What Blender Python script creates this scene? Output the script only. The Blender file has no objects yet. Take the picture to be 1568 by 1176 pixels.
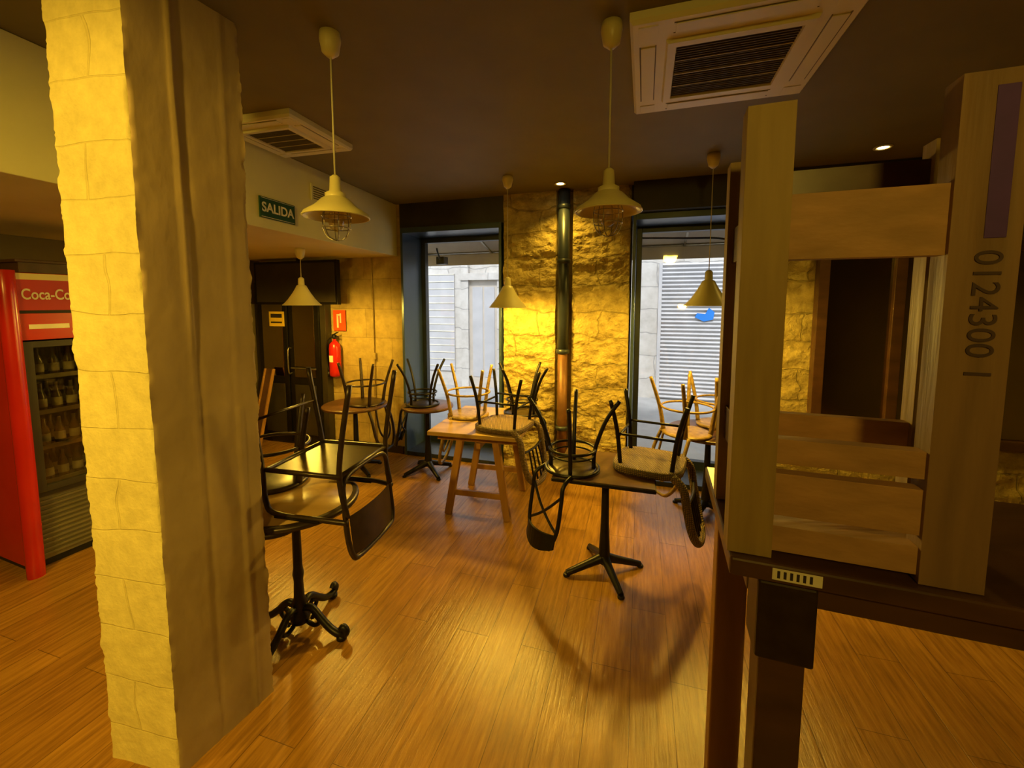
import bpy, bmesh, math, random
from mathutils import Vector, Matrix, noise
random.seed(4)
S=bpy.context.scene
COL=S.collection
S.view_settings.view_transform='Standard'
# ---------------------------------------------------------------- materials
def base(name):
    m=bpy.data.materials.new(name); m.use_nodes=True
    nt=m.node_tree; b=nt.nodes['Principled BSDF']; return m,nt,b
def L(nt,a,b): nt.links.new(a,b)
def pm(name,c1,c2=None,scale=8,rough=.5,metal=0,bump=0.0,stretch=(1,1,1),detail=4,rot=0):
    m,nt,b=base(name)
    if c2 is None: c2=tuple(x*.75 for x in c1)
    g=nt.nodes.new('ShaderNodeNewGeometry'); mp=nt.nodes.new('ShaderNodeMapping')
    mp.inputs['Scale'].default_value=stretch; mp.inputs['Rotation'].default_value=(0,0,rot)
    n=nt.nodes.new('ShaderNodeTexNoise'); n.inputs['Scale'].default_value=scale; n.inputs['Detail'].default_value=detail
    r=nt.nodes.new('ShaderNodeValToRGB'); r.color_ramp.elements[0].position=.3; r.color_ramp.elements[1].position=.7
    r.color_ramp.elements[0].color=(*c2,1); r.color_ramp.elements[1].color=(*c1,1)
    L(nt,g.outputs['Position'],mp.inputs['Vector']); L(nt,mp.outputs[0],n.inputs['Vector']); L(nt,n.outputs['Fac'],r.inputs[0]); L(nt,r.outputs[0],b.inputs['Base Color'])
    b.inputs['Roughness'].default_value=rough; b.inputs['Metallic'].default_value=metal
    if bump:
        bp=nt.nodes.new('ShaderNodeBump'); bp.inputs['Strength'].default_value=bump; bp.inputs['Distance'].default_value=.02
        L(nt,n.outputs['Fac'],bp.inputs['Height']); L(nt,bp.outputs[0],b.inputs['Normal'])
    return m
def emi(name,c,s):
    m,nt,b=base(name); b.inputs['Base Color'].default_value=(*c,1)
    b.inputs['Emission Color'].default_value=(*c,1); b.inputs['Emission Strength'].default_value=s; return m
def glassm(name,tint=(1,1,1),gl=.08):
    m,nt,b=base(name); out=nt.nodes['Material Output']
    t=nt.nodes.new('ShaderNodeBsdfTransparent'); t.inputs[0].default_value=(*tint,1)
    g=nt.nodes.new('ShaderNodeBsdfGlossy'); g.inputs['Roughness'].default_value=.03
    x=nt.nodes.new('ShaderNodeMixShader'); x.inputs[0].default_value=gl
    L(nt,t.outputs[0],x.inputs[1]); L(nt,g.outputs[0],x.inputs[2]); L(nt,x.outputs[0],out.inputs[0]); return m
def brickm(name,c1,c2,mortar,w,h,ms,rot,vertical=True,rough=.8,bump=.5,nscale=6,namp=.5,nstretch=(1,1,1),offset=.5,dist=.02,wob=0.04):
    m,nt,b=base(name)
    g=nt.nodes.new('ShaderNodeNewGeometry'); mp=nt.nodes.new('ShaderNodeMapping'); mp.inputs['Rotation'].default_value=(0,0,rot)
    L(nt,g.outputs['Position'],mp.inputs['Vector'])
    vec=mp.outputs[0]
    if vertical:
        sp=nt.nodes.new('ShaderNodeSeparateXYZ'); cb=nt.nodes.new('ShaderNodeCombineXYZ')
        L(nt,vec,sp.inputs[0]); ad=nt.nodes.new('ShaderNodeMath'); ad.operation='ADD'
        L(nt,sp.outputs[0],ad.inputs[0]); L(nt,sp.outputs[1],ad.inputs[1])
        L(nt,ad.outputs[0],cb.inputs[0]); L(nt,sp.outputs[2],cb.inputs[1]); vec=cb.outputs[0]
    if wob:
        wn=nt.nodes.new('ShaderNodeTexNoise'); wn.inputs['Scale'].default_value=2.5
        L(nt,g.outputs['Position'],wn.inputs['Vector'])
        vm=nt.nodes.new('ShaderNodeVectorMath'); vm.operation='SCALE'; vm.inputs['Scale'].default_value=wob*4
        L(nt,wn.outputs['Color'],vm.inputs[0]); va=nt.nodes.new('ShaderNodeVectorMath'); va.operation='ADD'
        L(nt,vec,va.inputs[0]); L(nt,vm.outputs[0],va.inputs[1]); vec2=va.outputs[0]
    else: vec2=vec
    k=nt.nodes.new('ShaderNodeTexBrick'); k.inputs['Scale'].default_value=1; k.inputs['Brick Width'].default_value=w; k.inputs['Row Height'].default_value=h
    k.inputs['Mortar Size'].default_value=ms; k.inputs['Mortar Smooth'].default_value=.4; k.offset=offset
    k.inputs['Color1'].default_value=(*c1,1); k.inputs['Color2'].default_value=(*c2,1); k.inputs['Mortar'].default_value=(*mortar,1)
    L(nt,vec2,k.inputs['Vector'])
    ms2=nt.nodes.new('ShaderNodeMapping'); ms2.inputs['Scale'].default_value=nstretch; L(nt,vec,ms2.inputs['Vector'])
    n=nt.nodes.new('ShaderNodeTexNoise'); n.inputs['Scale'].default_value=nscale; n.inputs['Detail'].default_value=8; n.inputs['Roughness'].default_value=.65
    L(nt,(ms2.outputs[0] if not vertical else g.outputs['Position']),n.inputs['Vector'])
    mx=nt.nodes.new('ShaderNodeMix'); mx.data_type='RGBA'; mx.blend_type='MULTIPLY'; mx.inputs['Factor'].default_value=namp
    rr=nt.nodes.new('ShaderNodeValToRGB'); rr.color_ramp.elements[0].position=.3; rr.color_ramp.elements[1].position=.65
    rr.color_ramp.elements[0].color=(.35,.31,.25,1); rr.color_ramp.elements[1].color=(1,1,1,1)
    L(nt,n.outputs['Fac'],rr.inputs[0]); L(nt,k.outputs['Color'],mx.inputs['A']); L(nt,rr.outputs[0],mx.inputs['B'])
    L(nt,mx.outputs['Result'],b.inputs['Base Color']); b.inputs['Roughness'].default_value=rough
    ma=nt.nodes.new('ShaderNodeMath'); ma.operation='MULTIPLY_ADD'; ma.inputs[1].default_value=-.6
    L(nt,k.outputs['Fac'],ma.inputs[0]); L(nt,n.outputs['Fac'],ma.inputs[2])
    bp=nt.nodes.new('ShaderNodeBump'); bp.inputs['Strength'].default_value=bump; bp.inputs['Distance'].default_value=dist
    L(nt,ma.outputs[0],bp.inputs['Height']); L(nt,bp.outputs[0],b.inputs['Normal'])
    return m
WA=math.radians(-17.5)
M_floor=brickm('floor_planks',(.43,.215,.035),(.35,.165,.025),(.17,.08,.014),1.25,.19,.0018,math.radians(-73),False,.23,.4,5,.75,(.7,9,1),.37,.008,0)
M_ceil=pm('ceiling_paint',(.20,.165,.05),(.175,.14,.042),3,.7)
M_cream=pm('cream_paint',(.72,.68,.34),(.66,.62,.30),3,.7)
M_stone=brickm('rough_stone',(.60,.46,.15),(.54,.41,.13),(.42,.32,.10),.62,.27,.008,-WA,True,.9,1.0,9,.8,dist=.04,wob=.06)
M_mason=brickm('smooth_masonry',(.50,.36,.12),(.44,.31,.10),(.34,.24,.08),.75,.36,.005,-WA,True,.8,.5,9,.5,wob=.01)
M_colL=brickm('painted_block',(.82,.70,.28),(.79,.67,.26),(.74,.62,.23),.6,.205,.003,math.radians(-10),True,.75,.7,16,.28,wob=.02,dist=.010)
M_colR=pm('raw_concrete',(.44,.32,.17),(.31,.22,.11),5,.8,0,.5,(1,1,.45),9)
M_dark=pm('dark_paint',(.035,.026,.013),(.02,.015,.008),4,.5)
M_darkwall=pm('dark_wall',(.13,.095,.035),(.09,.065,.025),2,.7)
M_frame=pm('blue_black_steel',(.035,.045,.06),(.025,.03,.04),6,.35,.3)
M_frameb=pm('reveal_lining',(.05,.08,.13),(.04,.065,.10),3,.3,.2)
M_black=pm('black_iron',(.016,.013,.010),(.01,.008,.006),20,.4,.5)
M_tube=pm('brown_tube',(.05,.032,.015),(.03,.018,.01),20,.35,.4)
M_copper=pm('copper_pipe',(.20,.09,.03),(.13,.055,.02),12,.5,.3)
M_steel=pm('brushed_steel',(.35,.32,.25),(.25,.22,.17),20,.3,.9)
M_wood=pm('honey_wood',(.38,.19,.045),(.25,.12,.028),14,.45,0,.1,(1,1,.15))
M_woodh=pm('honey_wood_flat',(.46,.29,.09),(.32,.19,.055),10,.35,0,.1,(.2,1,1),rot=-WA)
M_woodd=pm('dark_wood',(.10,.045,.02),(.06,.027,.012),12,.35,0,.1,(.2,1,1),rot=-WA)
M_pal=pm('pallet_wood_upright',(.36,.245,.085),(.25,.16,.055),22,.6,0,.3,(1,1,.10),6)
M_palr=pm('pallet_wood_dark_brown',(.28,.165,.085),(.19,.11,.055),22,.6,0,.3,(1,1,.10),6)  # darker, browner wood for the right post
M_palh=pm('pallet_wood_rail',(.48,.27,.12),(.34,.19,.08),22,.6,0,.25,(.12,1,1),6,-WA)
M_bamboo=pm('bamboo',(.34,.23,.07),(.14,.08,.025),25,.4)
M_white=pm('ac_plastic',(.76,.72,.46),(.72,.68,.42),3,.45)
M_grille=pm('ac_grille',(.16,.13,.07),(.12,.10,.05),6,.6)
M_enam=pm('cream_enamel',(.72,.64,.30),(.66,.58,.27),4,.35)
M_cord=pm('white_cord',(.7,.65,.42),None,5,.5)
M_red=pm('red_enamel',(.50,.018,.010),(.42,.012,.008),3,.25)
M_redl=emi('red_light_panel',(.38,.02,.01),.12)
M_wtxt=pm('white_lettering',(.85,.8,.62),None,4,.5)
M_green=pm('dark_green_sign',(.01,.07,.03),None,4,.4)
M_orange=pm('sign_orange_red',(.85,.10,.02),None,4,.4)
M_yel=pm('yellow_sign',(.9,.6,.05),None,4,.4)
M_purple=pm('purple_paint',(.09,.03,.30),(.07,.025,.24),15,.6)
M_ink=pm('stencil_ink',(.07,.035,.03),None,15,.7)
M_glass=glassm('window_glass',(.97,.98,.99),.05)
M_cglass=glassm('cooler_glass',(.8,.78,.7),.10)
M_bulbg=glassm('bulb_glass',(1,.93,.75),.25)
M_bulb=emi('warm_bulb',(1,.74,.25),18)
M_led=emi('spot_lens',(1,.8,.4),20)
M_fac=brickm('street_stone',(.58,.56,.52),(.64,.62,.58),(.42,.41,.39),.9,.45,.012,-WA,True,.9,.4,5,.35)
M_shut=pm('grey_shutter',(.52,.52,.53),(.44,.44,.45),4,.5)
M_pave=pm('street_paving',(.38,.38,.37),(.30,.30,.29),4,.8)
M_awn=pm('awning_canvas',(.58,.52,.44),(.50,.45,.38),6,.8)
M_blue=pm('blue_paint',(.02,.22,.75),None,4,.5)
M_mirror,_nt,_b=base('old_mirror'); _b.inputs['Base Color'].default_value=(.35,.28,.14,1); _b.inputs['Metallic'].default_value=1; _b.inputs['Roughness'].default_value=.12
M_bot=pm('dark_bottle',(.05,.05,.02),(.10,.05,.015),30,.15)
M_botl=pm('bottle_label',(.4,.36,.25),None,30,.5)
def weavem():
    m,nt,b=base('rattan_weave')
    g=nt.nodes.new('ShaderNodeNewGeometry'); w=[]
    for d in ('X','Z'):
        k=nt.nodes.new('ShaderNodeTexWave'); k.bands_direction=d; k.inputs['Scale'].default_value=28; k.inputs['Distortion'].default_value=.6
        L(nt,g.outputs['Position'],k.inputs['Vector']); w.append(k)
    k=nt.nodes.new('ShaderNodeMath'); k.operation='MULTIPLY'; L(nt,w[0].outputs['Fac'],k.inputs[0]); L(nt,w[1].outputs['Fac'],k.inputs[1])
    r=nt.nodes.new('ShaderNodeValToRGB'); r.color_ramp.elements[0].color=(.05,.03,.01,1); r.color_ramp.elements[1].color=(.28,.17,.05,1); r.color_ramp.elements[1].position=.5
    L(nt,k.outputs[0],r.inputs[0]); L(nt,r.outputs[0],b.inputs['Base Color']); b.inputs['Roughness'].default_value=.6
    bp=nt.nodes.new('ShaderNodeBump'); bp.inputs['Distance'].default_value=.006; L(nt,k.outputs[0],bp.inputs['Height']); L(nt,bp.outputs[0],b.inputs['Normal'])
    return m
M_weave=weavem()
# ---------------------------------------------------------------- builder
class B:
    def __init__(s,name,T=None):
        s.name=name; s.v=[]; s.f=[]; s.m=[]; s.sm=[]; s.mats=[]; s.T=T or Matrix.Identity(4)
    def add(s,vs,fs,mat,sm=False):
        o=len(s.v); s.v+= [s.T@Vector(v) for v in vs]
        if mat not in s.mats: s.mats.append(mat)
        k=s.mats.index(mat)
        for f in fs: s.f.append([i+o for i in f]); s.m.append(k); s.sm.append(sm)
    def bx(s,x0,x1,y0,y1,z0,z1,mat):
        s.add([(x0,y0,z0),(x1,y0,z0),(x1,y1,z0),(x0,y1,z0),(x0,y0,z1),(x1,y0,z1),(x1,y1,z1),(x0,y1,z1)],
              [(0,3,2,1),(4,5,6,7),(0,1,5,4),(1,2,6,5),(2,3,7,6),(3,0,4,7)],mat)
    def prism(s,poly,z0,z1,mat):
        n=len(poly); vs=[(x,y,z0) for x,y in poly]+[(x,y,z1) for x,y in poly]
        s.add(vs,[tuple(range(n))[::-1],tuple(range(n,2*n))]+[(i,(i+1)%n,(i+1)%n+n,i+n) for i in range(n)],mat)
    def beam(s,p,q,w,h,mat,up=(0,0,1)):
        p=Vector(p);q=Vector(q);d=(q-p).normalized();u=Vector(up)
        if abs(d.dot(u))>.95:u=Vector((0,1,0))
        a=d.cross(u).normalized();b=a.cross(d).normalized();vs=[]
        for c in(p,q):
            for i,j in((-1,-1),(1,-1),(1,1),(-1,1)): vs.append(c+a*i*w/2+b*j*h/2)
        s.add(vs,[(0,3,2,1),(4,5,6,7),(0,1,5,4),(1,2,6,5),(2,3,7,6),(3,0,4,7)],mat)
    def tube(s,pts,r,mat,closed=False,seg=8,sub=5):
        P=[Vector(p) for p in pts]; n=len(P)
        if sub>1 and n>2:
            Q=[]
            rng=n if closed else n-1
            for i in range(rng):
                if closed: a,b,c,d=P[(i-1)%n],P[i],P[(i+1)%n],P[(i+2)%n]
                else: a,b,c,d=P[max(i-1,0)],P[i],P[i+1],P[min(i+2,n-1)]
                for k in range(sub):
                    t=k/sub
                    Q.append(.5*((2*b)+(c-a)*t+(2*a-5*b+4*c-d)*t*t+(3*b-a-3*c+d)*t**3))
            if not closed:Q.append(P[-1])
            P=Q;n=len(P)
        rs=r if isinstance(r,(list,tuple)) else None
        vs=[];nrm=None
        for i in range(n):
            if closed: t=(P[(i+1)%n]-P[i-1]).normalized()
            else: t=(P[min(i+1,n-1)]-P[max(i-1,0)]).normalized()
            if nrm is None:
                u=Vector((0,0,1)) if abs(t.z)<.9 else Vector((1,0,0)); nrm=(u-t*u.dot(t)).normalized()
            else: nrm=(nrm-t*nrm.dot(t)).normalized()
            bn=t.cross(nrm); rr=(rs[0]+(rs[1]-rs[0])*i/(n-1)) if rs else r
            for k in range(seg):
                an=2*math.pi*k/seg; vs.append(P[i]+(nrm*math.cos(an)+bn*math.sin(an))*rr)
        fs=[]
        for i in range(n if closed else n-1):
            j=(i+1)%n
            for k in range(seg): fs.append((i*seg+k,i*seg+(k+1)%seg,j*seg+(k+1)%seg,j*seg+k))
        if not closed: fs.append(tuple(range(seg))[::-1]); fs.append(tuple(range((n-1)*seg,n*seg)))
        s.add(vs,fs,mat,True)
    def ring(s,c,R,r,mat,n=20,seg=6):
        s.tube([(c[0]+R*math.cos(2*math.pi*i/n),c[1]+R*math.sin(2*math.pi*i/n),c[2]) for i in range(n)],r,mat,True,seg,1)
    def lathe(s,prof,c,mat,seg=24,sm=True):
        vs=[];fs=[];n=len(prof)
        for r,z in prof:
            for k in range(seg):
                a=2*math.pi*k/seg; vs.append((c[0]+r*math.cos(a),c[1]+r*math.sin(a),c[2]+z))
        for i in range(n-1):
            for k in range(seg): fs.append((i*seg+k,i*seg+(k+1)%seg,(i+1)*seg+(k+1)%seg,(i+1)*seg+k))
        fs.append(tuple(range(seg))[::-1]) ; fs.append(tuple(range((n-1)*seg,n*seg)))
        s.add(vs,fs,mat,sm)
    def shell(s,prof,c,mat,seg=28):
        vs=[];fs=[];n=len(prof)
        for r,z in prof:
            for k in range(seg):
                a=2*math.pi*k/seg; vs.append((c[0]+r*math.cos(a),c[1]+r*math.sin(a),c[2]+z))
        for i in range(n-1):
            for k in range(seg): fs.append((i*seg+k,i*seg+(k+1)%seg,(i+1)*seg+(k+1)%seg,(i+1)*seg+k))
        s.add(vs,fs,mat,True)
    def rough(s,x0,x1,z0,z1,y,amp,mat,nx,nz,seed=0,sc=3.0):
        vs=[];fs=[]
        for j in range(nz+1):
            for i in range(nx+1):
                x=x0+(x1-x0)*i/nx; z=z0+(z1-z0)*j/nz
                d=noise.fractal(Vector((x*sc+seed,seed*.7,z*sc*1.5)),.8,2.2,5)*amp
                e=0 if i in(0,nx) else 1
                vs.append((x,y-(amp*1.0+d)*e,z))
        for j in range(nz):
            for i in range(nx):
                a=j*(nx+1)+i; fs.append((a,a+1,a+nx+2,a+nx+1))
        s.add(vs,fs,mat,False)
    def finish(s,bevel=0,parent=None,recalc=True,solid=0):
        xs=[v.x for v in s.v];ys=[v.y for v in s.v];zs=[v.z for v in s.v]
        o=Vector(((min(xs)+max(xs))/2,(min(ys)+max(ys))/2,min(zs)))
        me=bpy.data.meshes.new(s.name); me.from_pydata([v-o for v in s.v],[],s.f)
        for m in s.mats: me.materials.append(m)
        me.polygons.foreach_set('material_index',s.m); me.polygons.foreach_set('use_smooth',s.sm); me.update()
        if recalc:
            bm=bmesh.new(); bm.from_mesh(me); bmesh.ops.recalc_face_normals(bm,faces=bm.faces); bm.to_mesh(me); bm.free()
        ob=bpy.data.objects.new(s.name,me); COL.objects.link(ob); ob.location=o
        if solid:
            md=ob.modifiers.new('solid','SOLIDIFY'); md.thickness=solid
        if bevel:
            md=ob.modifiers.new('bevel','BEVEL'); md.width=bevel; md.segments=2; md.limit_method='ANGLE'; md.angle_limit=math.radians(50)
        if parent: ob.parent=parent; ob.matrix_parent_inverse=Matrix.Translation(parent.location).inverted()
        return ob
def par(ob,root): ob.parent=root; ob.matrix_parent_inverse=Matrix.Translation(root.location).inverted()
def text(name,body,size,M,mat,root,bold=0):
    c=bpy.data.curves.new(name,'FONT'); c.body=body; c.size=size; c.extrude=.0008; c.offset=bold; c.align_x='CENTER'; c.align_y='CENTER'; c.materials.append(mat)
    o=bpy.data.objects.new(name,c); COL.objects.link(o)
    par(o,root); o.matrix_basis=M
    return o
def frame(loc,R,U):
    R=Vector(R).normalized();U=Vector(U).normalized();N=R.cross(U)
    m=Matrix((R,U,N)).transposed().to_4x4(); m.translation=Vector(loc); return m
def RZ(a): return Matrix.Rotation(a,4,'Z')
def TR(x,y,z=0): return Matrix.Translation((x,y,z))
W=TR(-1.30,5.0)@RZ(WA)
def lamp(name,kind,loc,power,color,root=None,radius=.04,target=None,angle=100,blend=.6):
    l=bpy.data.lights.new(name,kind); l.energy=power; l.color=color
    l.shadow_soft_size=radius
    if kind=='SPOT': l.spot_size=math.radians(angle); l.spot_blend=blend
    o=bpy.data.objects.new(name,l); COL.objects.link(o); q=Matrix.Identity(4)
    if target is not None: q=(Vector(target)-Vector(loc)).to_track_quat('-Z','Y').to_matrix().to_4x4()
    q.translation=Vector(loc)
    if root: par(o,root)
    o.matrix_basis=q
    return o
WARM=(1,.64,.075)
# ---------------------------------------------------------------- shell
b=B('floor',W); b.bx(-2.6,6.4,-9.4,.6,-.12,0,M_floor); b.finish()
b=B('ceiling',W); b.bx(-2.6,6.4,-9.4,.6,3.0,3.15,M_ceil); b.finish()
b=B('wall_back',W)
b.bx(-2.2,-.02,.02,.55,0,3.0,M_mason); b.rough(-2.2,-.02,0,3.0,.02,.006,M_mason,60,80,3)
b.bx(1.27,1.86,0,.55,0,3.0,M_stone); b.rough(1.27,1.86,0,3.0,0,.032,M_stone,70,280,9,4.5)
b.bx(1.86,2.02,.06,.55,0,3.0,M_mason)
b.bx(2.02,2.60,0,.55,0,3.0,M_stone); b.rough(2.02,2.60,0,3.0,0,.032,M_stone,70,280,17,4.5)
b.bx(3.92,6.3,.02,.55,0,3.0,M_stone); b.rough(3.92,6.3,0,3.0,.02,.02,M_stone,90,120,23,4)
b.bx(-.02,1.27,.0,.55,2.72,3.0,M_dark); b.bx(2.60,3.92,.0,.55,2.72,3.0,M_dark)
b.finish(recalc=False)
b=B('wall_left',W); b.bx(-2.4,-2.2,-9.3,.5,0,3.0,M_darkwall); b.finish()
b=B('wall_right',W); b.bx(5.9,6.1,-9.3,0,0,3.0,M_darkwall); b.finish()
b=B('wall_rear',W); b.bx(-2.2,5.9,-9.3,-9.1,0,3.0,M_darkwall); b.finish()
b=B('baseboard_back',W); b.bx(-1.0,-.03,-.012,.01,0,.09,M_dark); b.finish(.003)
b=B('ceiling_bulkhead')
b.prism([(-1.36,5.03),(-3.35,-3.0),(-6.0,-2.3),(-4.1,3.4),(-3.36,5.62)],2.40,2.998,M_cream); b.finish(.004)
b=B('trim_1',W); b.bx(2.62,5.88,-.14,-.04,2.72,2.999,M_dark); b.finish(.004)
def window(name,x0,x1):
    b=B(name,W); d=.50
    b.bx(x0,x0+.03,-.03,d,0,2.72,M_frameb); b.bx(x1-.03,x1,-.03,d,0,2.72,M_frameb)
    b.bx(x0+.03,x1-.03,-.03,d,2.66,2.72,M_frameb); b.bx(x0+.03,x1-.03,-.03,d,0.001,.05,M_frame)
    f=.055
    b.bx(x0+.03,x0+.03+f,d-.1,d-.02,.05,2.66,M_frame); b.bx(x1-.03-f,x1-.03,d-.1,d-.02,.05,2.66,M_frame)
    b.bx(x0+.03+f,x1-.03-f,d-.1,d-.02,2.60,2.66,M_frame); b.bx(x0+.03+f,x1-.03-f,d-.1,d-.02,.05,.14,M_frame)
    b.bx(x0+.03+f,x1-.03-f,d-.065,d-.055,.14,2.60,M_glass)
    return b.finish(.003)
window('window_1',0,1.25); window('window_2',2.62,3.90)
b=B('drain_pipe',W)
b.tube([(1.94,-.06,1.35),(1.94,-.06,2.99)],.060,M_frame,seg=20,sub=1)
b.tube([(1.94,-.06,.001),(1.94,-.06,1.35)],.052,M_copper,seg=20,sub=1)
for z in(.5,1.32,2.25,2.8): b.lathe([(.060,0),(.070,.008),(.070,.042),(.060,.05)],(1.94,-.06,z),M_frame)
for z in(1.34,2.27): b.bx(1.92,1.96,-.01,.055,z,z+.03,M_frame)
b.finish()
# ---------------------------------------------------------------- column
def column():
    C=[Vector((-1.30,1.478)),Vector((-1.14,1.845)),Vector((-1.475,1.917)),Vector((-1.635,1.55))]
    b=B('stone_pillar'); N=40; NZ=320
    for side in range(4):
        p,q=C[side],C[(side+1)%4]; nrm=Vector(((q-p).y,-(q-p).x)).normalized()
        vs=[];fs=[]
        for j in range(NZ+1):
            z=3.0*j/NZ
            for i in range(N+1):
                t=i/N; P=p.lerp(q,t)
                cen=(C[0]+C[2])/2
                if i in(0,N):
                    k=noise.fractal(Vector((P.x*5,P.y*5,z*11)),.6,2.1,6)*.008; dr=(P-cen).normalized(); P=P+dr*(k-.003)
                else:
                    k=noise.fractal(Vector((P.x*5,P.y*5,z*4)),.9,2.1,5)*(.006 if side==3 else .003)
                    if side==0:
                        wb=.015*math.sin(z*1.3)
                        k+=.009*math.exp(-((t-.36-wb)/.020)**2)*min(1,max(.2,(z-1.5)/.4))
                        k+=.006*math.exp(-((t-.80+wb)/.025)**2)*(.4 if z>1.4 else 1)
                        k-=.003*math.exp(-((t-.42)/.03)**2)
                P=P+nrm*k if i not in(0,N) else P
                vs.append((P.x,P.y,z))
        for j in range(NZ):
            for i in range(N):
                a=j*(N+1)+i; fs.append((a,a+1,a+N+2,a+N+1))
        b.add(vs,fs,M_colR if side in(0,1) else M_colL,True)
    b.finish(recalc=False)
column()
# ---------------------------------------------------------------- door, TV, signs, extinguisher
b=B('door_1',W)
b.bx(-2.18,-1.05,-.10,-.001,0,.0+2.12,M_dark)
for x0,x1 in((-2.10,-1.63),(-1.60,-1.13)):
    b.bx(x0,x1,-.13,-.10,.03,2.05,M_black); b.bx(x0+.07,x1-.07,-.135,-.13,.9,1.95,M_mirror); b.bx(x0+.07,x1-.07,-.14,-.13,.15,.8,M_dark)
b.tube([(-1.58,-.13,.95),(-1.58,-.18,.97),(-1.58,-.18,1.25),(-1.58,-.13,1.27)],.01,M_steel)
b.tube([(-1.55,-.17,1.02),(-1.16,-.17,1.02)],.012,M_steel,sub=1)
b.finish(.004)
b=B('notice_sign',W); b.bx(-1.90,-1.66,-.145,-.1365,1.55,1.74,M_yel); b.bx(-1.87,-1.69,-.147,-.145,1.66,1.71,M_dark); b.bx(-1.87,-1.69,-.147,-.145,1.59,1.61,M_dark); b.finish()
b=B('television',W); b.bx(-1.98,-.72,-.26,-.20,1.83,2.36,M_black); b.bx(-1.95,-.75,-.263,-.26,1.86,2.33,M_dark); b.bx(-1.5,-1.2,-.20,-.16,2.0,2.2,M_black); b.bx(-1.37,-1.33,-.20,-.17,2.2,2.398,M_black); b.finish(.006)
b=B('fire_extinguisher_sign',W); b.bx(-1.0,-.82,-.018,-.006,1.50,1.76,M_orange); 
b.bx(-.945,-.92,-.02,-.018,1.54,1.70,M_wtxt); b.bx(-.90,-.88,-.02,-.018,1.60,1.72,M_wtxt); b.bx(-.945,-.89,-.02,-.018,1.69,1.71,M_wtxt); b.finish()
b=B('fire_extinguisher',W)
b.lathe([(.05,0),(.068,.015),(.07,.05),(.07,.36),(.062,.41),(.035,.44),(.02,.45),(.02,.48)],(-.93,-.09,.93),M_red)
b.lathe([(.018,0),(.026,.01),(.026,.05),(.012,.06)],(-.93,-.09,1.40),M_black)
b.beam((-.96,-.09,1.45),(-.86,-.11,1.49),.02,.01,M_black); b.beam((-.96,-.09,1.435),(-.86,-.11,1.44),.02,.01,M_black)
b.tube([(-.95,-.10,1.43),(-1.02,-.12,1.36),(-1.03,-.12,1.15),(-1.0,-.13,1.0)],.010,M_black)
b.tube([(-1.0,-.13,1.0),(-1.0,-.13,.93)],[.010,.02],M_black,sub=1)
b.bx(-.95,-.91,-.02,.01,1.1,1.3,M_steel)
b.bx(-.955,-.905,-.164,-.158,1.12,1.2,M_wtxt)
b.finish()
b=B('wall_conduit',W); b.tube([(-.42,-.012,.09),(-.42,-.012,2.39)],.009,M_mason,sub=1)
b.bx(-.45,-.39,-.03,-.002,1.16,1.24,M_mason); b.finish()
b=B('leaning_wood_board',W)
b.beam((-1.86,-.48,.0),(-1.86,-.20,1.0),.14,.02,M_woodd,up=(0,1,0)); b.beam((-1.795,-.49,.0),(-1.795,-.21,1.0),.02,.035,M_wood,up=(0,1,0)); b.beam((-1.925,-.49,.0),(-1.925,-.21,1.0),.02,.035,M_wood,up=(0,1,0)); b.finish(.002)
fd=Vector((.2404,.9707,0)); fn=Vector((.9707,-.2404,0))
def face(Y,z,off): return Vector((-2.605+.2475*Y,Y,z))+fn*off
FM=lambda Y,z,off: frame(face(Y,z,off),fd,(0,0,1))
b=B('exit_sign',FM(3.27,2.55,0)); b.bx(-.17,.17,-.075,.075,.001,.012,M_green); b.bx(-.16,.16,.066,.069,.012,.0128,M_wtxt); b.bx(-.16,.16,-.069,-.066,.012,.0128,M_wtxt); es=b.finish()
text('exit_lettering','SALIDA',.095,FM(3.27,2.55,.0135),M_wtxt,es,.002)
b=B('air_vent',FM(3.80,2.79,0)); b.bx(-.17,.17,-.07,.07,.001,.01,M_cream)
for i in range(6): b.bx(-.15,.15,-.055+i*.019,-.045+i*.019,.01,.013,M_grille)
b.finish()
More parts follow.
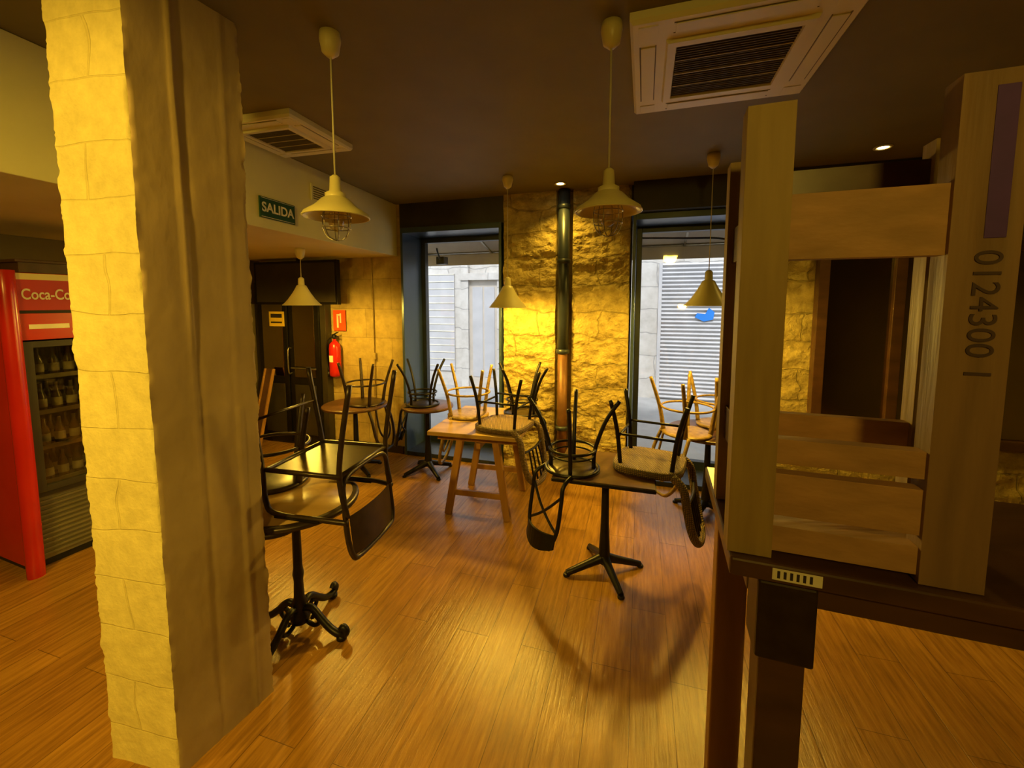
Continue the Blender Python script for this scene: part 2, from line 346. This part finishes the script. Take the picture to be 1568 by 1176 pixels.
# ---------------------------------------------------------------- air conditioners
def cassette(cx,cy,sz,rot):
    b=B('ceiling_air_conditioner',TR(cx,cy,2.999)@RZ(rot)); h=sz/2
    def ringq(a,bb,z0,z1,m):
        v=[(-a,-a,z0),(a,-a,z0),(a,a,z0),(-a,a,z0),(-bb,-bb,z1),(bb,-bb,z1),(bb,bb,z1),(-bb,bb,z1)]
        b.add(v,[(0,1,5,4),(1,2,6,5),(2,3,7,6),(3,0,4,7)],m)
    ringq(h,h,0,-.03,M_white); ringq(h,h*.97,-.03,-.045,M_white); ringq(h*.97,h*.66,-.045,-.045,M_white)
    ringq(h*.66,h*.64,-.045,-.060,M_white); ringq(h*.64,h*.56,-.060,-.060,M_white); ringq(h*.56,h*.55,-.060,-.045,M_white)
    g=h*.55
    b.add([(-g,-g,-.045),(g,-g,-.045),(g,g,-.045),(-g,g,-.045)],[(0,1,2,3)],M_grille)
    n=26
    for i in range(n):
        y=-g+2*g*(i+.5)/n; b.bx(-g,g,y-.0025,y+.0025,-.053,-.046,M_grille)
    for i in range(1,4):
        y=-g+2*g*i/4; b.bx(-g,g,y-.002,y+.002,-.056,-.047,M_enam)
    for k in range(4):
        T0=b.T; b.T=T0@RZ(k*math.pi/2)
        b.bx(-h*.58,h*.58,-h*.90,-h*.76,-.050,-.0445,M_white)
        b.bx(-h*.60,h*.60,-h*.915,-h*.90,-.0465,-.0445,M_grille); b.bx(-h*.60,h*.60,-h*.76,-h*.75,-.0465,-.0445,M_grille)
        b.bx(h*.74,h*.92,-h*.92,-h*.74,-.048,-.0445,M_white)
        b.T=T0
    b.finish(.003)
u=Vector((.954,-.301));v=Vector((.301,.954))
c=Vector((.73,2.585))+u*.42-v*.43
cassette(c.x,c.y,.85,WA)
cassette(-1.53,2.95,.60,math.radians(-15))
# ---------------------------------------------------------------- pendants
def pend_bell(x,y,zc,zr,r,power):
    b=B('pendant_lamp')
    b.lathe([(.045,0),(.05,-.03),(.035,-.09),(.012,-.11)],(x,y,zc-.001),M_enam)
    b.tube([(x,y,zc-.1),(x,y,zr+.27)],.0035,M_cord,sub=1)
    b.lathe([(.012,.28),(.028,.265),(.030,.20),(.034,.195)],(x,y,zr),M_enam)
    pr=[(.034,.20),(.045,.195),(.06,.165),(.085,.12),(.125,.06),(.155,.025),(r,.0)]
    b.shell(pr,(x,y,zr),M_enam); b.shell([(a-.004,z-.003) for a,z in pr],(x,y,zr),M_enam)
    b.ring((x,y,zr),r-.001,.004,M_enam,32)
    b.lathe([(.012,.14),(.028,.10),(.033,.065),(.026,.035),(.008,.02)],(x,y,zr),M_bulb,16)
    o=b.finish(recalc=False)
    lamp('bulb_light','POINT',(x,y,zr-.01),power,WARM,o,.05)
def pend_cage(x,y,zc,zr):
    b=B('cage_pendant_lamp')
    b.lathe([(.042,0),(.044,-.03),(.035,-.08),(.012,-.10)],(x,y,zc-.001),M_enam)
    b.tube([(x,y,zc-.09),(x,y,zr+.17)],.004,M_cord,sub=1)
    b.lathe([(.010,.18),(.022,.17),(.026,.11),(.045,.10),(.045,.065)],(x,y,zr),M_enam)
    pr=[(.042,.085),(.06,.075),(.09,.045),(.135,.015),(.14,0)]
    b.shell(pr,(x,y,zr),M_enam); b.shell([(a-.004,z-.004) for a,z in pr],(x,y,zr),M_enam); b.ring((x,y,zr),.139,.004,M_enam,32)
    b.lathe([(.016,.05),(.03,.02),(.036,-.02),(.028,-.05),(.006,-.065)],(x,y,zr),M_bulbg,16)
    for k in range(6):
        a=k*math.pi/3
        b.tube([(x+q*math.cos(a),y+q*math.sin(a),zr+z) for q,z in((.05,.05),(.062,0),(.06,-.05),(.04,-.09),(.0,-.105))],.0022,M_steel,seg=5,sub=4)
    b.ring((x,y,zr),.062,.002,M_steel); b.ring((x,y,zr-.05),.06,.002,M_steel)
    b.finish(recalc=False)
pend_cage(-.779,1.896,3.0,2.23); pend_cage(.412,1.833,3.0,2.24)
pend_bell(-.04,3.93,3.0,1.81,.172,95); pend_bell(1.56,3.345,3.0,1.83,.18,75); pend_bell(-2.14,4.28,2.40,1.83,.18,65)
def spotfix(x,y,power,target,z=3.0,angle=110,radius=.05,blend=.7):
    b=B('recessed_or_fill_spot')  # ceiling spots and added fill lamps share this fixture
    b.lathe([(.035,-.001),(.055,-.001),(.06,-.006),(.055,-.014),(.038,-.010),(.035,-.004)],(x,y,z),M_enam,24)
    b.lathe([(.033,-.003),(.034,-.004),(.030,-.009),(.01,-.011)],(x,y,z),M_led,20)
    o=b.finish()
    lamp('spot_light','SPOT',(x,y,z-.03),power,WARM,o,radius,target,angle,blend)
spotfix(.465,4.14,40,(.5,4.1,0),angle=115)
spotfix(2.74,3.2,25,(2.6,3.0,0),angle=110)
spotfix(-1.7,-.7,440,(-1.6,1.6,1.45),angle=80,radius=.12)
spotfix(.1,-1.6,145,(.1,1.4,0),angle=120,radius=.15)  # added fill lamp out of view, brightens floor and foreground
spotfix(-2.6,.6,80,(-2.9,2.4,.6),z=2.40,angle=140)  # added fill lamp out of view, lifts the cooler side of the room
# ---------------------------------------------------------------- beverage cooler
wdir=Vector((.35,.937,0)).normalized(); ddir=Vector((-.937,.35,0)).normalized()
CM=Matrix((wdir,ddir,Vector((0,0,1)))).transposed().to_4x4(); CM.translation=Vector((-3.24,2.67,0))
CM=CM@Matrix.Diagonal((1,1,1.035,1))
b=B('beverage_cooler',CM)
w=.68;d=.66
b.bx(0,.04,.03,d,.06,1.98,M_red); b.bx(w-.04,w,.03,d,.06,1.98,M_red); b.bx(.04,w-.04,d-.04,d,.06,1.98,M_dark)
b.bx(.04,w-.04,.03,d-.04,1.94,1.98,M_red); b.bx(.04,w-.04,.03,d-.04,.50,.55,M_dark); b.bx(.04,w-.04,.06,d-.04,.06,.5,M_grille)
b.bx(.03,w-.03,.10,d-.05,0,.06,M_black)
b.bx(.05,w-.02,-.01,.05,1.74,1.96,M_redl); b.bx(.05,w-.02,-.012,.05,1.935,1.975,M_enam)
b.bx(.05,w-.02,-.012,.05,1.55,1.72,M_red); b.bx(.05,w-.02,.0,.05,1.715,1.745,M_black)
b.bx(.10,.30,-.016,-.012,1.62,1.65,M_wtxt)
b.tube([(.02,.0,.0),(.015,-.025,.9),(.02,.0,1.99)],.045,M_red,seg=16)
b.bx(.06,.11,-.01,.04,.54,1.54,M_dark); b.bx(w-.07,w-.02,-.01,.04,.54,1.54,M_dark); b.bx(.11,w-.07,-.01,.04,.54,.58,M_dark); b.bx(.11,w-.07,-.01,.04,1.50,1.54,M_dark)
b.bx(.11,w-.07,.005,.012,.58,1.5,M_cglass)
for i in range(12): b.bx(.08,w-.04,.045,.06,.09+i*.033,.105+i*.033,M_grille)
for z in(.56,.80,1.04,1.28):
    b.bx(.05,w-.05,.09,d-.06,z,z+.012,M_steel); b.bx(.05,w-.05,.08,.09,z,z+.03,M_steel)
    for r in range(2):
        for i in range(7):
            x=.10+i*.08;y=.14+r*.12
            b.lathe([(.028,0),(.030,.01),(.030,.10),(.012,.15),(.012,.19)],(x,y,z+.013),M_bot,8); b.lathe([(.0308,.03),(.031,.031),(.031,.085),(.0308,.086)],(x,y,z+.013),M_botl,8)
cool=b.finish(.004)
P=CM@Vector((.222,-.013,1.84)); text('cooler_lettering','Coca-Cola',.066,frame(P,wdir,(0,0,1))@Matrix.Diagonal((1,1.5,1,1)),M_wtxt,cool,.001)
b=B('cardboard_box',CM); b.bx(.12,.5,.1,.45,1.982,2.06,M_woodd); b.bx(.1,.52,.08,.47,2.05,2.07,M_woodd); b.finish(.004)
# ---------------------------------------------------------------- tables
def cast_table(x,y,z,r):
    b=B('cast_iron_pedestal_table')
    b.lathe([(r-.02,-.035),(r,-.03),(r+.004,-.015),(r,-.004),(r-.012,0)],(x,y,z),M_tube,48)
    b.lathe([(r-.03,.0),(r-.03,.001),(.01,.0015)],(x,y,z),M_woodh,40)
    b.lathe([(.12,-.06),(.13,-.045),(.12,-.036)],(x,y,z),M_black)
    b.lathe([(.05,.06),(.055,.10),(.035,.13),(.045,.16),(.028,.20),(.024,.30),(.03,.34),(.024,.38),(.022,z-.16),(.035,z-.12),(.05,z-.06)],(x,y,0),M_black)
    for k in range(4):
        a=math.radians(-15+90*k); c,s_=math.cos(a),math.sin(a)
        b.tube([(x+q*c,y+q*s_,h) for q,h in((.02,.14),(.08,.15),(.15,.09),(.21,.045),(.27,.03),(.30,.05),(.285,.075),(.27,.06))],.020,M_black,seg=8)
        b.lathe([(.018,0),(.028,.008),(.028,.025),(.012,.035)],(x+.27*c,y+.27*s_,0),M_black,12)
        b.tube([(x+q*c,y+q*s_,h) for q,h in((.05,.06),(.10,.05),(.13,.08),(.10,.11),(.08,.09))],.012,M_black,seg=6)
    return b.finish()
def pedestal_table(name,x,y,z,wx,wy,rot,top=M_woodd,round_=False):
    b=B(name,TR(x,y)@RZ(rot))
    if round_:
        b.lathe([(wx-.01,-.03),(wx,-.024),(wx,-.006),(wx-.008,0)],(0,0,z),top,40)
    else:
        b.bx(-wx,wx,-wy,wy,z-.03,z,top); b.bx(-wx-.006,wx+.006,-wy-.006,wy+.006,z-.026,z-.006,M_black)
    b.bx(-.12,.12,-.12,.12,z-.045,z-.03,M_black)
    b.lathe([(.045,.07),(.04,.12),(.028,.35),(.022,z-.045)],(0,0,0),M_black,20)
    for k in range(4):
        a=math.pi/2*k+math.radians(28); c,s_=math.cos(a),math.sin(a)
        b.tube([(.02*c,.02*s_,.10),(.1*c,.1*s_,.075),(.27*c,.27*s_,.022)],[.036,.02],M_black,seg=8,sub=4)
        b.lathe([(.02,0),(.024,.004),(.02,.02)],(.27*c,.27*s_,0),M_black,10)
    return b.finish(.002)
# ---------------------------------------------------------------- chairs (upright local, seat top .47, back +y)
def inv(x,y,zt,rot,zs=.47): return TR(x,y,zt+zs+.002)@RZ(math.radians(rot))@Matrix.Rotation(math.pi,4,'X')
def bistro(T,met=M_black):
    b=B('metal_bistro_chair',T)
    b.lathe([(.02,-.012),(.165,-.014),(.172,-.007),(.165,0)],(0,0,.47),M_tube,32); b.ring((0,0,.459),.172,.013,met,28)
    for sx in(-1,1):
        for sy in(-1,1): b.tube([(sx*.10,sy*.10,.455),(sx*.105,sy*.105,.33),(sx*.15,sy*.15,.14),(sx*.21,sy*.21,.0)],.0135,met)
    b.ring((0,0,.33),.150,.010,met,28); b.ring((0,0,.37),.14,.006,met,28)
    for sx in(-1,1):
        b.tube([(sx*.13,.11,.458),(sx*.145,.19,.50),(sx*.15,.21,.60),(sx*.145,.24,.78),(sx*.10,.27,.90)],.013,met)
        b.tube([(sx*.148,.20,.56),(sx*.05,.225,.66),(-sx*.05,.235,.74),(-sx*.145,.237,.80)],.009,met)
    vs=[];fs=[]
    for i in range(11):
        t=-1+2*i/10; x=.14*t; yy=.245+.05*(1-t*t)
        for z,o in((.80,0),(.915-.03*t*t,.02)):
            vs+= [(x,yy+o-.006,z),(x,yy+o+.006,z)]
    for i in range(10):
        a=i*4
        fs+=[(a,a+4,a+6,a+2),(a+1,a+3,a+7,a+5),(a,a+1,a+5,a+4),(a+2,a+6,a+7,a+3)]
    fs+=[(0,2,3,1),(40,41,43,42)]
    b.add(vs,fs,met); return b.finish()
def bentwood(T,mat=M_tube):
    b=B('bentwood_chair',T)
    b.lathe([(.02,-.02),(.18,-.025),(.20,-.015),(.195,-.003),(.17,0)],(0,0,.47),mat,32)
    for sx in(-1,1):
        b.tube([(sx*.13,-.13,.455),(sx*.15,-.15,.25),(sx*.19,-.19,0)],[.019,.014],mat)
        b.tube([(sx*.13,.13,.455),(sx*.15,.16,.25),(sx*.19,.23,0)],[.019,.014],mat)
    b.ring((0,0,.24),.205,.010,mat,28)
    b.tube([(-.16,.12,.455),(-.175,.19,.62),(-.17,.23,.80),(-.10,.26,.92),(0,.265,.945),(.10,.26,.92),(.17,.23,.80),(.175,.19,.62),(.16,.12,.455)],.015,mat)
    b.tube([(-.08,.17,.46),(-.095,.20,.62),(-.09,.235,.76),(0,.25,.84),(.09,.235,.76),(.095,.20,.62),(.08,.17,.46)],.010,mat)
    return b.finish()
def rattan(T):
    b=B('rattan_chair',T)
    n=24;vs=[];fs=[]
    for z,k in((.42,.93),(.425,1.0),(.46,1.0),(.47,.94)):
        for i in range(n):
            a=2*math.pi*i/n; c,s_=math.cos(a),math.sin(a); e=.55
            vs.append((.235*k*math.copysign(abs(c)**e,c),.225*k*math.copysign(abs(s_)**e,s_),z))
    for j in range(3):
        for i in range(n): fs.append((j*n+i,j*n+(i+1)%n,(j+1)*n+(i+1)%n,(j+1)*n+i))
    fs+=[tuple(range(n))[::-1],tuple(range(3*n,4*n))]
    b.add(vs,fs,M_weave,True)
    for sx in(-1,1):
        b.tube([(sx*.16,-.16,.43),(sx*.18,-.18,.2),(sx*.21,-.22,0)],.014,M_black); b.tube([(sx*.16,.16,.43),(sx*.18,.19,.2),(sx*.20,.24,0)],.014,M_black)
        b.tube([(sx*.178,-.178,.22),(sx*.178,.186,.22)],.009,M_black,sub=1)
    b.tube([(-.18,-.18,.25),(.18,-.18,.25)],.009,M_black,sub=1); b.tube([(-.18,.18,.25),(.18,.18,.25)],.009,M_black,sub=1)
    b.tube([(-.20,.17,.44),(-.215,.235,.50),(-.215,.26,.62),(-.20,.29,.76),(-.13,.32,.86),(0,.335,.885),(.13,.32,.86),(.20,.29,.76),(.215,.26,.62),(.215,.235,.50),(.20,.17,.44)],.026,M_weave,seg=12)
    b.tube([(-.19,.262,.60),(0,.275,.61),(.19,.262,.60)],.010,M_black)
    for x in(-.10,-.035,.035,.10): b.tube([(x,.27,.61),(x*1.1,.30,.74),(x*1.1,.325,.865)],.008,M_black)
    return b.finish()
def armchair(T):
    b=B('metal_armchair',T); r=.0135; m=M_tube
    b.bx(-.20,.20,-.20,.20,.45,.47,M_tube)
    b.tube([(-.22,-.21,.45),(.22,-.21,.45),(.23,.20,.45),(-.23,.20,.45)],r,m,True,sub=1)
    for sx in(-1,1):
        b.tube([(sx*.23,-.30,.002),(sx*.23,-.23,.40),(sx*.235,-.21,.60),(sx*.235,-.15,.665),(sx*.235,.10,.67),(sx*.22,.235,.68)],r,m)
        b.tube([(sx*.22,.27,.002),(sx*.22,.20,.42),(sx*.21,.23,.66)],r,m)
        b.beam((sx*.235,-.15,.672),(sx*.235,.10,.676),.035,.012,M_black)
    b.tube([(-.21,.215,.60),(-.215,.23,.75),(-.20,.245,.85),(-.14,.25,.885),(.14,.25,.885),(.20,.245,.85),(.215,.23,.75),(.21,.215,.60),(.20,.205,.50),(.12,.20,.465),(-.12,.20,.465),(-.20,.205,.50)],r,m,True)
    vs=[];fs=[]
    for i in range(7):
        t=-1+2*i/6
        for j in range(5):
            z=.66+.2*j/4; vs.append((.195*t,.222+.1*(z-.6)+.02*(1-t*t),z))
    for i in range(6):
        for j in range(4): fs.append((i*5+j,i*5+j+1,i*5+j+6,i*5+j+5))
    b.add(vs,fs,M_tube,True)
    b.tube([(-.225,-.265,.2),(.225,-.265,.2)],.008,m,sub=1)
    return b.finish()
cast_table(-1.20,2.22,.78,.33)
armchair(inv(-.98,2.20,.782,78,.683))
bentwood(inv(-1.43,2.42,.782,-150))
pedestal_table('square_cafe_table',.636,2.74,.75,.31,.28,WA)
bistro(inv(.40,2.70,.75,-58)); rattan(inv(.93,2.74,.75,62))
pedestal_table('round_cafe_table',1.71,3.55,.75,.34,.34,.3,M_woodd,True)
bentwood(inv(1.47,3.44,.75,-70),M_bamboo); bentwood(inv(1.87,3.68,.75,100),M_bamboo)
pedestal_table('round_cafe_table',-1.72,4.50,.75,.34,.34,.3,M_woodd,True)
bentwood(inv(-1.60,4.50,.75,75))
pedestal_table('round_cafe_table',-.92,4.46,.75,.28,.28,.1,M_woodd,True)
bistro(inv(-.97,4.46,.75,-90))
b=B('trestle_table',TR(-.22,3.80)@RZ(math.radians(-14)))
b.bx(-.40,.40,-.46,.46,.735,.77,M_woodh)
for y in(-.30,.30):
    b.bx(-.36,.36,y-.035,y+.035,.665,.735,M_wood)
    for sx in(-1,1):
        b.beam((sx*.16,y,.67),(sx*.27,y-.03,.0),.06,.05,M_wood,up=(0,1,0))
    b.beam((-.24,y-.02,.20),(.24,y-.02,.20),.03,.05,M_wood)
b.beam((0,-.30,.62),(0,.30,.62),.04,.05,M_wood)
b.finish(.004)
rattan(inv(-.06,3.56,.77,65)); bistro(inv(.10,4.03,.77,95)); bentwood(inv(-.42,3.95,.77,-100),M_bamboo)
# ---------------------------------------------------------------- high table and pallet-wood chair in the foreground
ang=math.atan2(-.334,.9426)
HT=TR(.53,.965)@RZ(ang)
b=B('high_bar_table',HT)
b.bx(0,1.25,0,.60,1.19,1.236,M_woodd)
for x,y in((.075,.02),(1.03,.02),(.035,.47),(1.03,.47)):
    b.bx(x,x+.10,y,y+.09,0,1.19,M_wood if y>.3 else M_woodd)
b.bx(.175,1.03,.04,.07,1.12,1.19,M_woodd); b.bx(.135,1.03,.50,.53,1.09,1.19,M_woodd); b.bx(.06,.09,.11,.47,1.09,1.19,M_woodd)
b.bx(.063,.187,.004,.115,.99,1.189,M_tube)
b.finish(.006)
b=B('label_sticker',HT); b.bx(.09,.19,-.0015,-.0005,1.20,1.228,M_wtxt)
for i in range(6): b.bx(.10+i*.013,.106+i*.013,-.002,-.0015,1.205,1.223,M_dark)
b.finish()
KT=TR(.589,1.0,1.238)@RZ(ang)
b=B('pallet_wood_chair',KT)
wI=.387
b.bx(-.048,.048,-.03,.03,0,1.055,M_pal)
b.bx(wI-.060,wI+.050,-.03,.03,0,1.06,M_palr)
b.bx(.048,wI-.060,-.02,.015,.71,.855,M_palh)
b.bx(.048,wI-.060,-.02,.015,.232,.292,M_palh); b.bx(.048,wI-.060,-.02,.015,.105,.208,M_palh); b.bx(.048,wI-.060,-.02,.015,.015,.078,M_palh)
rl=(-.01,.295);rr=(.46,.295)
for (x,y),h in((rl,1.02),(rr,1.03)): b.bx(x-.03,x+.03,y-.03,y+.03,0,h,M_pal)
b.beam((rl[0]+.03,rl[1],.93),(rr[0]-.03,rr[1],.93),.03,.11,M_woodd); b.beam((rl[0]+.03,rl[1],.25),(rr[0]-.03,rr[1],.25),.03,.07,M_palh)
for z in(.78,.25): 
    b.beam((0,.03,z),(rl[0],rl[1]-.03,z),.03,.10,M_woodd); b.beam((wI+.02,.03,z),(rr[0],rr[1]-.03,z),.03,.10,M_woodd)
b.prism([(-.03,.03),(wI+.03,.03),(.43,.265),(.02,.265)],.002,.03,M_palh)
b.bx(wI-.008,wI+.026,-.0315,-.030,.74,1.03,M_purple)
ch=b.finish(.007)
R3=Vector((math.cos(ang),math.sin(ang),0))
P=KT@Vector((wI+.0,-.0315,.585)); text('stencil_number','0124300 1',.062,frame(P,(0,0,-1),R3),M_ink,ch,.0)
# ---------------------------------------------------------------- mirror on back wall at right
b=B('wood_framed_mirror',W)
b.bx(4.22,5.75,-.06,-.035,.75,2.25,M_mirror)
for x in(4.18,4.72,5.24,5.72): b.bx(x,x+.08,-.10,-.035,.70,2.30,M_woodd)
b.bx(4.18,5.80,-.10,-.035,2.25,2.33,M_woodd); b.bx(4.18,5.80,-.10,-.035,.67,.75,M_woodd)
b.bx(4.18,5.8,-.035,.0,.67,2.33,M_woodd); b.finish(.004)
# ---------------------------------------------------------------- street
b=B('street_ground',W); b.bx(-8,14,.62,4.3,-.16,-.04,M_pave); b.finish()
b=B('building_facade_opposite',W)
b.bx(-8,14,4.3,4.7,-.16,7,M_fac)
b.bx(-1.15,-.98,4.20,4.3,-.04,3.6,M_fac); b.bx(-.30,-.12,4.20,4.3,-.04,3.6,M_fac); b.bx(.9,1.1,4.22,4.3,-.04,3.6,M_fac)
b.bx(-.98,-.30,4.27,4.3,-.04,2.35,M_awn); b.bx(-.90,-.66,4.26,4.27,.2,2.2,M_shut); b.bx(-.62,-.38,4.26,4.27,.2,2.2,M_shut); b.bx(-1.2,-.1,4.17,4.3,2.35,2.5,M_fac)
b.bx(-2.1,-1.35,4.27,4.3,.3,2.5,M_shut)
for i in range(14): b.bx(-2.1,-1.35,4.26,4.27,.4+i*.16,.415+i*.16,M_wtxt)
b.finish()
b=B('roller_shutter',W)
n=34
for i in range(n):
    z0=-.03+i*2.64/n; h=2.64/n
    b.add([(3.0,4.27,z0),(5.7,4.27,z0),(5.7,4.225,z0+h*.5),(3.0,4.225,z0+h*.5),(3.0,4.27,z0+h),(5.7,4.27,z0+h)],[(0,1,2,3),(3,2,5,4)],M_shut)
b.bx(3.0,3.06,4.18,4.29,-.03,2.61,M_shut); b.bx(5.64,5.7,4.18,4.29,-.03,2.61,M_shut)
vs=[(3.66,4.215,1.58),(3.82,4.215,1.50),(3.98,4.215,1.54),(4.0,4.215,1.68),(3.9,4.215,1.76),(3.84,4.215,1.64),(3.7,4.215,1.66)]
b.add(vs,[tuple(range(7))],M_blue)
b.finish(recalc=False)
b=B('street_awning',W)
b.add([(-.5,.62,2.95),(4.4,.62,2.95),(4.4,1.32,2.58),(-.5,1.32,2.58),(-.5,1.32,2.40),(4.4,1.32,2.40)],[(0,1,2,3),(3,2,5,4)],M_awn)
for x in(-.4,.65,1.9,3.2,4.3): b.beam((x,.62,2.75),(x,1.30,2.56),.02,.02,M_steel)
b.tube([(-.5,1.31,2.57),(4.4,1.31,2.57)],.015,M_steel,sub=1)
b.tube([(2.6,.9,2.62),(3.2,.95,2.60),(3.6,1.0,2.58),(3.75,1.0,2.46),(3.9,.95,2.55)],.012,M_black)
b.finish(recalc=False,solid=.004)
b=B('street_floodlight',W); b.bx(.10,.22,.66,.78,2.36,2.46,M_black); b.tube([(.16,.66,2.42),(.16,.60,2.5),(.16,.57,2.56)],.012,M_black); b.finish(.01)
# ---------------------------------------------------------------- sun, sky
s=bpy.data.lights.new('sun','SUN'); s.energy=3.7; s.angle=.2; s.color=(1,.97,.93)
so=bpy.data.objects.new('sun',s); COL.objects.link(so)
so.rotation_euler=Vector((.301*.62,.954*.62,-.78)).to_track_quat('-Z','Y').to_euler(); so.location=(0,0,8)
wd=bpy.data.worlds.new('sky'); S.world=wd; wd.use_nodes=True
bg=wd.node_tree.nodes['Background']; bg.inputs[0].default_value=(.80,.88,1,1); bg.inputs[1].default_value=1.9
# ---------------------------------------------------------------- camera
cd=bpy.data.cameras.new('camera'); cd.sensor_width=36; cd.lens=36*640/1568; cd.shift_y=-67/1568; cd.clip_start=.05
co=bpy.data.objects.new('camera',cd); COL.objects.link(co); co.location=(0,0,1.85); co.rotation_euler=(math.radians(90-5.1),0,0)
S.camera=co
